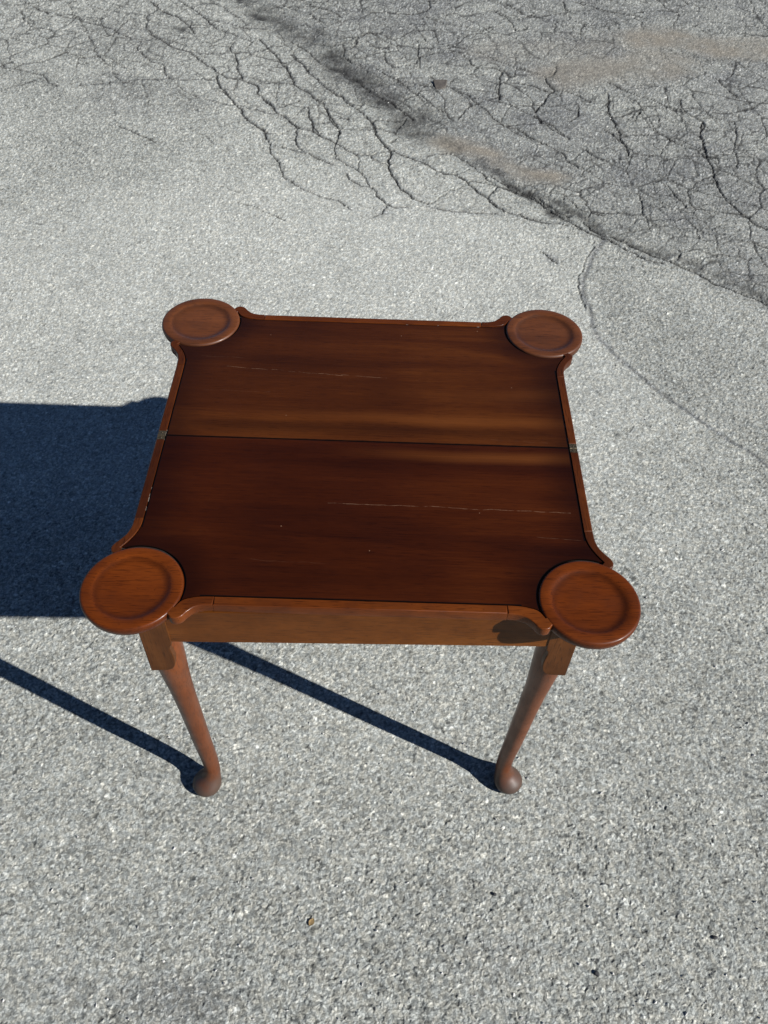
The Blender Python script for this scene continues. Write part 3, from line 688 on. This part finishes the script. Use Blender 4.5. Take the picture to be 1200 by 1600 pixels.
def slab(name, P, z0, z1, rt, rb, mat, parent, wt=None, to3=None, seg=4, smooth=40):
    """closed outline extruded z0..z1 with rounded top (rt) and bottom (rb) arrises; wt scales the rounding per vertex"""
    P = [tuple(p) for p in P]
    wt = list(wt) if wt is not None else [1.0] * len(P)
    if not ccw(P): P = P[::-1]; wt = wt[::-1]
    P = np.array(P); wt = np.array(wt)
    rings = [(0, z0), (0, z1)] if rt == 0 else []
    for k in range(seg + 1 if rt else 0):
        a = math.pi / 2 * k / seg
        rings.append((rb * (1 - math.sin(a)), z0 + rb * (1 - math.cos(a))))
    for k in range(seg + 1 if rt else 0):
        a = math.pi / 2 * k / seg
        rings.append((rt * (1 - math.cos(a)), z1 - rt * (1 - math.sin(a))))
    V = []; n = len(P)
    for d, z in rings:
        for (x, y) in offset_poly(P, d * wt): V.append((x, y, z))
    F = []
    for r in range(len(rings) - 1):
        for i in range(n):
            j = (i + 1) % n
            F.append((r * n + i, r * n + j, (r + 1) * n + j, (r + 1) * n + i))
    F.append(tuple(range(n - 1, -1, -1))); F.append(tuple((len(rings) - 1) * n + i for i in range(n)))
    if to3: V = [to3(*v) for v in V]
    return mesh_obj(name, V, F, mat, parent, smooth, 2)

# quadrant curves (x>0, y>0)
side_in = catmull([(IX, 0.186), (0.3472, 0.202), (0.3515, 0.217), (0.3595, 0.2325), (0.3690, 0.2462)], 5)
front_in = catmull([(0.2680, 0.3520), (0.2590, 0.3400), (0.2460, 0.3345), (0.2300, 0.3320), (0.2140, IY)], 5)
side_out = catmull([(EX, 0.186), (0.3608, 0.203), (0.3645, 0.217), (0.3715, 0.2285), (0.3790, 0.2375), (0.3828, 0.2455), (0.3815, 0.2530), (0.3760, 0.2580)], 5)
front_out = catmull([(0.2760, 0.3640), (0.2710, 0.3695), (0.2630, 0.3710), (0.2555, 0.3672), (0.2490, 0.3590), (0.2400, 0.3510), (0.2280, 0.3472), (0.2140, EY)], 5)
A1 = math.atan2(0.2462 - TB, 0.3690 - TA); A2 = math.atan2(0.3520 - TB, 0.2680 - TA) - 2 * math.pi
RC = TR + 0.0010
arc = [np.array((TA + RC * math.cos(A1 + (A2 - A1) * k / 36), TB + RC * math.sin(A1 + (A2 - A1) * k / 36))) for k in range(1, 36)]
GAP = 0.0018
inner_quad = [np.array((IX, 0.0))] + side_in + arc + front_in       # from the fold round the corner to the front strip

def open_inset(curve, d):
    c = np.array(curve); t = np.gradient(c, axis=0); t /= np.linalg.norm(t, axis=1)[:, None]
    return c + np.stack([-t[:, 1], t[:, 0]], 1) * d
RP = RC + GAP
far = lambda q: math.hypot(q[0] - TA, q[1] - TB) > RP + 0.0002
ps = [q for q in open_inset(side_in, GAP) if far(q)]; pf = [q for q in open_inset(front_in, GAP) if far(q)]
b1 = math.atan2(ps[-1][1] - TB, ps[-1][0] - TA); b2_ = math.atan2(pf[0][1] - TB, pf[0][0] - TA) - 2 * math.pi
pan_quad = [np.array((IX - GAP, 0.0008))] + ps + [np.array((TA + RP * math.cos(b1 + (b2_ - b1) * k / 40), TB + RP * math.sin(b1 + (b2_ - b1) * k / 40))) for k in range(1, 40)] + pf
for sy in (-1, 1):
    leafname = 'front' if sy < 0 else 'back'
    Q = [np.array((p[0], p[1])) for p in inner_quad]
    y0 = 0.0013
    Q[0] = np.array((IX, y0))
    full = Q + [np.array((-p[0], p[1])) for p in Q[::-1]]
    full = [(p[0], sy * p[1]) for p in full]
    # dark core board under the panel, running beneath the border
    P = np.array(full);
    if not ccw(P): P = P[::-1]
    core = offset_poly(P, -0.0045)
    core[:, 1] = np.where(np.abs(core[:, 1]) < y0 + 0.006, sy * 0.0050, core[:, 1])
    slab('core_board', core, HT - THK + 0.0030, HT - 0.0045, 0.0003, 0.0003, M_CORE, table, seg=1)
    pan = [(p[0], sy * p[1]) for p in pan_quad] + [(-p[0], sy * p[1]) for p in pan_quad[::-1]]
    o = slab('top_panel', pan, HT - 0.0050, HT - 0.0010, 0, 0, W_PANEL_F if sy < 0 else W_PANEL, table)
    o['label'] = leafname + ' leaf of the dark mahogany playing surface'
    # long border strip
    L = 0.2135
    P = [(-L, sy * IY), (L, sy * IY), (L, sy * EY), (-L, sy * EY)]
    P = []; wt = []
    for x in np.linspace(-L, L, 2): P.append((x, sy * IY)); wt.append(0.25)
    for x in np.linspace(L, -L, 2): P.append((x, sy * EY)); wt.append(1.0)
    slab('border_strip', P, HT - THK, HT, 0.0022, 0.0022, W_RIM_X, table, wt)
    for sx in (-1, 1):
        P = [(sx * IX, sy * 0.0105), (sx * IX, sy * 0.1856), (sx * EX, sy * 0.1856), (sx * EX, sy * 0.0105)]
        slab('border_strip', P, HT - THK, HT - 0.0002, 0.0022, 0.0040, W_RIM_Y, table, [0.25, 0.25, 1, 1])
        # scrolls either side of the turret
        P = [p for p in side_out] + [np.array((0.366, 0.2650))] + [np.array((0.3600, 0.2580))] + side_in[::-1]
        wt = [1.0] * len(side_out) + [0.3, 0.3] + [0.25] * len(side_in)
        slab('corner_scroll', [(sx * p[0], sy * p[1]) for p in P], HT - THK, HT + 0.0001, 0.0020, 0.0040, W_RIM_Y, table, wt)
        P = [p for p in front_out] + front_in[::-1] + [np.array((0.2790, 0.3440)), np.array((0.2850, 0.3540))]
        wt = [1.0] * len(front_out) + [0.25] * len(front_in) + [0.3, 0.3]
        slab('corner_scroll', [(sx * p[0], sy * p[1]) for p in P], HT - THK, HT + 0.0001, 0.0020, 0.0040, W_RIM_X, table, wt)
        # dished turret, turned
        prof = [(0.0, HT - THK - 0.0004), (0.066, HT - THK - 0.0004), (0.0705, HT - THK + 0.0008), (0.0738, HT - THK + 0.0040), (0.0752, HT - 0.0085), (TR, HT - 0.0055), (0.0752, HT - 0.0030), (0.0745, HT - 0.0010), (0.0732, HT + 0.0003), (0.0710, HT + 0.0009),
                (0.0625, HT + 0.0008), (0.0590, HT + 0.0004), (0.0560, HT - 0.0006), (0.0530, HT - 0.0018), (0.0495, HT - 0.0026), (0.0450, HT - 0.0030), (0.036, HT - 0.0030), (0.020, HT - 0.0027), (0.0, HT - 0.0026)]
        NS = 72; V = []; F = []
        cxx, cyy = sx * TA, sy * TB
        for (r, z) in prof[1:-1]:
            for k in range(NS):
                t = 2 * math.pi * k / NS; V.append((cxx + r * math.cos(t), cyy + r * math.sin(t), z))
        m = len(prof) - 2
        for r in range(m - 1):
            for k in range(NS):
                j = (k + 1) % NS; F.append((r * NS + k, r * NS + j, (r + 1) * NS + j, (r + 1) * NS + k))
        F.append(tuple(range(NS))[::-1]); V.append((cxx, cyy, prof[-1][1])); c = len(V) - 1
        for k in range(NS): F.append(((m - 1) * NS + k, (m - 1) * NS + (k + 1) % NS, c))
        mesh_obj('turret', V, F, W_TUR if sy < 0 else W_TUR_B, table, 50)

# hinges let into the border at the fold
def box_vf(x0, x1, y0, y1, z0, z1):
    V = [(x, y, z) for z in (z0, z1) for y in (y0, y1) for x in (x0, x1)]
    F = [(0, 2, 3, 1), (4, 5, 7, 6), (0, 1, 5, 4), (2, 6, 7, 3), (0, 4, 6, 2), (1, 3, 7, 5)]
    return V, F
for sx in (-1, 1):
    V = []; F = []
    for s in (-1, 1):
        v, f = box_vf(sx * 0.3466, sx * 0.3592, s * 0.0009, s * 0.0102, HT - 0.014, HT - 0.0008)
        F += [tuple(i + len(V) for i in q) for q in f]; V += v
    hg = mesh_obj('hinge', V, F, M_BRASS, table, 30)
    # knuckle barrel of three rolls along x
    V = []; F = []
    for k, (xa, xb) in enumerate(((0.3470, 0.3505), (0.3510, 0.3548), (0.3553, 0.3590))):
        b0 = len(V)
        for x in (xa, xb):
            for t in range(10):
                a = 2 * math.pi * t / 10; V.append((sx * x, 0.0022 * math.cos(a), HT - 0.0014 + 0.0022 * math.sin(a)))
        for t in range(10):
            j = (t + 1) % 10; F.append((b0 + t, b0 + j, b0 + 10 + j, b0 + 10 + t))
        F.append(tuple(b0 + t for t in range(10))); F.append(tuple(b0 + 10 + t for t in range(9, -1, -1)))
    mesh_obj('knuckle', V, F, M_BRASS, hg, 40)
    for s in (-1, 1):
        V = []; F = []
        for z, r in ((HT - 0.0009, 0.0020), (HT - 0.0003, 0.0018)):
            for t in range(12):
                a = 2 * math.pi * t / 12; V.append((sx * 0.3530 + r * math.cos(a), s * 0.0062 + r * math.sin(a), z))
        F = [(t, (t + 1) % 12, 12 + (t + 1) % 12, 12 + t) for t in range(12)] + [tuple(range(12, 24))]
        mesh_obj('screw', V, F, M_BRASS, hg, 30)

# crumbs of dried glue left in the joint between panel and border
GV = []; GF = []
def glue(pts, seed, dens):
    r = random.Random(seed); V = GV; F = GF
    for (xa, ya), (xb, yb) in zip(pts[:-1], pts[1:]):
        L = math.hypot(xb - xa, yb - ya); t = 0.0
        while t < L:
            l = r.uniform(0.0015, 0.012)
            if r.random() < dens:
                ux, uy = (xb - xa) / L, (yb - ya) / L; nx, ny = -uy, ux
                w0 = r.uniform(0.00012, 0.0004); e = min(t + l, L); b0 = len(V); o_ = r.uniform(-0.0006, 0.0006)
                for z in (HT - 0.0046, HT - 0.0018):
                    for (tt, ss) in ((t, -1), (e, -1), (e, 1), (t, 1)):
                        V.append((xa + ux * tt + nx * (ss * w0 + o_), ya + uy * tt + ny * (ss * w0 + o_), z + r.uniform(-0.0003, 0.0003)))
                F += [(b0, b0 + 1, b0 + 5, b0 + 4), (b0 + 1, b0 + 2, b0 + 6, b0 + 5), (b0 + 2, b0 + 3, b0 + 7, b0 + 6), (b0 + 3, b0, b0 + 4, b0 + 7), (b0 + 4, b0 + 5, b0 + 6, b0 + 7)]
            t += l + r.uniform(0.001, 0.01)
glue([(IX, 0.19), (IX, 0.012)], 1, 0.62)
glue([(IX, -0.012), (IX, -0.19)], 2, 0.22)
glue([(-IX, -0.12), (-IX, -0.19)], 3, 0.75)
glue([(-IX, 0.02), (-IX, -0.012)], 4, 0.7)
glue([(0.05, IY), (0.21, IY)], 6, 0.25)
tag(mesh_obj('glue_residue', GV, GF, M_GLUE, table, 0), kind='stuff')

# apron boards
AZ0, AZ1 = 0.6105, 0.6912
YA = 0.3432; XA = 0.3325
TH = 0.020
def fr3(x, y, z):
    """the under-frame sits very slightly turned beneath the top"""
    return (x - TH * y - 0.0075, y + TH * x, z)
for sy in (-1, 1):
    P = [(-0.306, AZ0), (0.306, AZ0), (0.306, AZ1), (-0.306, AZ1)]
    slab('apron', P, 0.0, 0.018, 0.0012, 0.0012, W_APR, table, to3=lambda x, z, d, sy=sy: fr3(x, sy * (YA - d), z), seg=2)
for sx in (-1, 1):
    P = [(-0.300, AZ0), (0.300, AZ0), (0.300, AZ1), (-0.300, AZ1)]
    slab('apron', P, 0.0, 0.018, 0.0012, 0.0012, W_APR, table, to3=lambda y, z, d, sx=sx: fr3(sx * (XA - d), y, z), seg=2)

# legs: round tapered, pad foot turned off-centre, shaped ear block on the two outer faces
LEG = [(0.6900, 0.3090, 0.3160, 0.0235), (0.5800, 0.3090, 0.3160, 0.0252), (0.5250, 0.3090, 0.3160, 0.0254), (0.4800, 0.3086, 0.3140, 0.0232), (0.4200, 0.3075, 0.3105, 0.0204), (0.3500, 0.3060, 0.3065, 0.0190),
       (0.2700, 0.3045, 0.3025, 0.0180), (0.1900, 0.3028, 0.2990, 0.0172), (0.1200, 0.3008, 0.2950, 0.0163), (0.0800, 0.3004, 0.2935, 0.0158), (0.0580, 0.3008, 0.2938, 0.0160), (0.0410, 0.3040, 0.2965, 0.0186),
       (0.0310, 0.3088, 0.3008, 0.0232), (0.0235, 0.3126, 0.3036, 0.0278), (0.0160, 0.3148, 0.3051, 0.0300), (0.0120, 0.3152, 0.3054, 0.0297), (0.0060, 0.3156, 0.3058, 0.0282), (0.0020, 0.3156, 0.3058, 0.0245), (0.0, 0.3156, 0.3058, 0.0190)]
EAR = [(0.3335, 0.6905), (0.2880, 0.6905), (0.2880, 0.6050)] + [tuple(p) for p in catmull([(0.2888, 0.6020), (0.2918, 0.5970), (0.2926, 0.5880), (0.2912, 0.5740), (0.2906, 0.5580), (0.2932, 0.5420), (0.2995, 0.5312), (0.3085, 0.5270)], 4)] + [(0.3335, 0.5258)]
for sx in (-1, 1):
    for sy in (-1, 1):
        P = [np.array(q) for q in LEG]; sect = [np.array(q) for q in catmull(P, 3)]
        NS = 32; V = []; F = []
        for (z, cx, cy, r) in sect:
            for k in range(NS):
                t = 2 * math.pi * k / NS; V.append(fr3(sx * (cx + r * math.cos(t)), sy * (cy + r * math.sin(t)) + (0.006 * sx * max(0.0, 1 - z / 0.55) if sy < 0 else 0.0), max(z, 0.0)))
        for r in range(len(sect) - 1):
            for k in range(NS):
                j = (k + 1) % NS; F.append((r * NS + k, r * NS + j, (r + 1) * NS + j, (r + 1) * NS + k))
        F.append(tuple(range(NS))); F.append(tuple((len(sect) - 1) * NS + k for k in range(NS)))
        lg = mesh_obj('leg', V, F, W_LEG, table, 50)
        slab('ear_block', EAR, 0.0, 0.0165, 0.0016, 0.0016, W_EAR, lg, to3=lambda x, z, d, sx=sx, sy=sy: fr3(sx * x, sy * (0.3448 - d), z), seg=3)
        E2 = [(min(y - 0.3335 + 0.3258, 0.3258), z) for (y, z) in EAR]
        slab('ear_block', E2, 0.0, 0.0165, 0.0016, 0.0016, W_EAR, lg, to3=lambda y, z, d, sx=sx, sy=sy: fr3(sx * (0.3345 - d), sy * y, z), seg=3)

# ------------------------------------------------------------------ small things lying on the asphalt
def pebble(name, loc, size, mat, seed, label, cat, flat=0.6, rz=0.0):
    bm = bmesh.new(); bmesh.ops.create_icosphere(bm, subdivisions=2, radius=1.0)
    r = random.Random(seed)
    dirs = [Vector((r.gauss(0, 1), r.gauss(0, 1), r.gauss(0, 1))).normalized() for _ in range(9)]
    cut = [r.uniform(0.62, 0.9) for _ in dirs]
    for v in bm.verts:
        for d, c in zip(dirs, cut):
            t = v.co.dot(d)
            if t > c: v.co -= d * (t - c)
        v.co.x *= size[0]; v.co.y *= size[1]; v.co.z *= size[2]
    zmin = min(v.co.z for v in bm.verts)
    for v in bm.verts: v.co.z -= zmin
    me = bpy.data.meshes.new(name); bm.to_mesh(me); bm.free()
    me.materials.append(mat)
    o = bpy.data.objects.new(name, me); C.objects.link(o)
    o.location = (loc[0], loc[1], -0.0022); o.rotation_euler = (0, 0, rz)
    return tag(o, label, cat)

pebble('pebble', (0.687, -0.588), (0.0062, 0.0036, 0.0030), M_BLACK, 3, 'small black pebble on the asphalt near the lower right corner of the photo', 'pebble', rz=0.1)
pebble('pebble', (0.452, -0.655), (0.0045, 0.0058, 0.0030), M_BLACK, 5, 'small black pebble at the bottom of the photo, below and right of the right foot', 'pebble', rz=0.5)
pebble('pebble', (0.272, -0.520), (0.0034, 0.0042, 0.0026), M_BLACK, 8, 'tiny black pebble on the asphalt straight below the right front foot', 'pebble', rz=0.9)

# flat shard of stone in a broken spot of the cracked surface
P = [(0.224, 3.185), (0.292, 3.185), (0.284, 3.125), (0.262, 3.110), (0.236, 3.105)]
sh = slab('stone_shard', [(x - 0.258, y - 3.145) for x, y in P], 0.0, 0.012, 0.003, 0.002, M_CHIP, None, seg=2)
sh.location = (0.258, 3.145, -0.006); sh.rotation_euler = (math.radians(7), math.radians(-4), 0)
tag(sh, 'flat grey-brown stone shard lying among the cracks behind the table', 'stone')

# scrap of dry leaf
def leaf(loc, s, rz):
    V = []; F = []
    for i in range(7):
        t = i / 6; wdt = math.sin(math.pi * min(max(t, 0.03), 0.97)) ** 0.8 * 0.36
        for k, j in enumerate((-1, 0, 1)):
            V.append(((t - 0.5) * s, j * wdt * s, 0.12 * s * (abs(j) * 0.8 + 0.35 * math.sin(3 * t))))
    for i in range(6):
        for k in range(2):
            a = i * 3 + k; F.append((a, a + 1, a + 4, a + 3))
    n = len(V); V2 = [(x, y, z + 0.0006) for x, y, z in V]
    F2 = [tuple(q + n for q in f) for f in F]; F1 = [f[::-1] for f in F]
    rim = [0, 3, 6, 9, 12, 15, 18, 19, 20, 17, 14, 11, 8, 5, 2, 1]
    FS = [(rim[i], rim[(i + 1) % len(rim)], rim[(i + 1) % len(rim)] + n, rim[i] + n) for i in range(len(rim))]
    o = mesh_obj('leaf_scrap', V + V2, F1 + F2 + FS, M_LEAF, None, 60)
    o.location = (loc[0], loc[1], -0.0008); o.rotation_euler = (0, 0, rz)
    return tag(o, 'scrap of dry tan leaf on the asphalt below the table', 'leaf')
leaf((-0.080, -0.580), 0.015, 1.1)

# loose grit
def grit():
    r = np.random.default_rng(5); V = []; F = []
    oc = np.array([(1, 0, 0), (-1, 0, 0), (0, 1, 0), (0, -1, 0), (0, 0, 1), (0, 0, -0.6)], float)
    of = [(0, 2, 4), (2, 1, 4), (1, 3, 4), (3, 0, 4), (2, 0, 5), (1, 2, 5), (3, 1, 5), (0, 3, 5)]
    k = 0
    for i in range(2600):
        y = -0.9 + 5.2 * r.random() ** 1.5
        x = (r.random() * 2 - 1) * (0.85 + 0.42 * (y + 0.9))
        s = 0.0011 + 0.0022 * r.random() ** 3
        a = r.random() * 6.28; ca, sa = math.cos(a), math.sin(a)
        q = oc * (s * (0.7 + 0.9 * r.random()), s * (0.6 + 0.4 * r.random()), s * (0.5 + 0.4 * r.random()))
        q = q + r.normal(0, s * 0.15, q.shape)
        V += [(x + p[0] * ca - p[1] * sa, y + p[0] * sa + p[1] * ca, p[2] - 0.0014 + s * 0.3) for p in q]
        F += [tuple(j + k for j in f) for f in of]; k += 6
    o = mesh_obj('loose_grit', V, F, M_GRIT, None, 0)
    tag(o, 'fine loose grit scattered over the asphalt', 'grit', kind='stuff')
grit()

scene.render.resolution_x = 768
scene.render.resolution_y = 1024
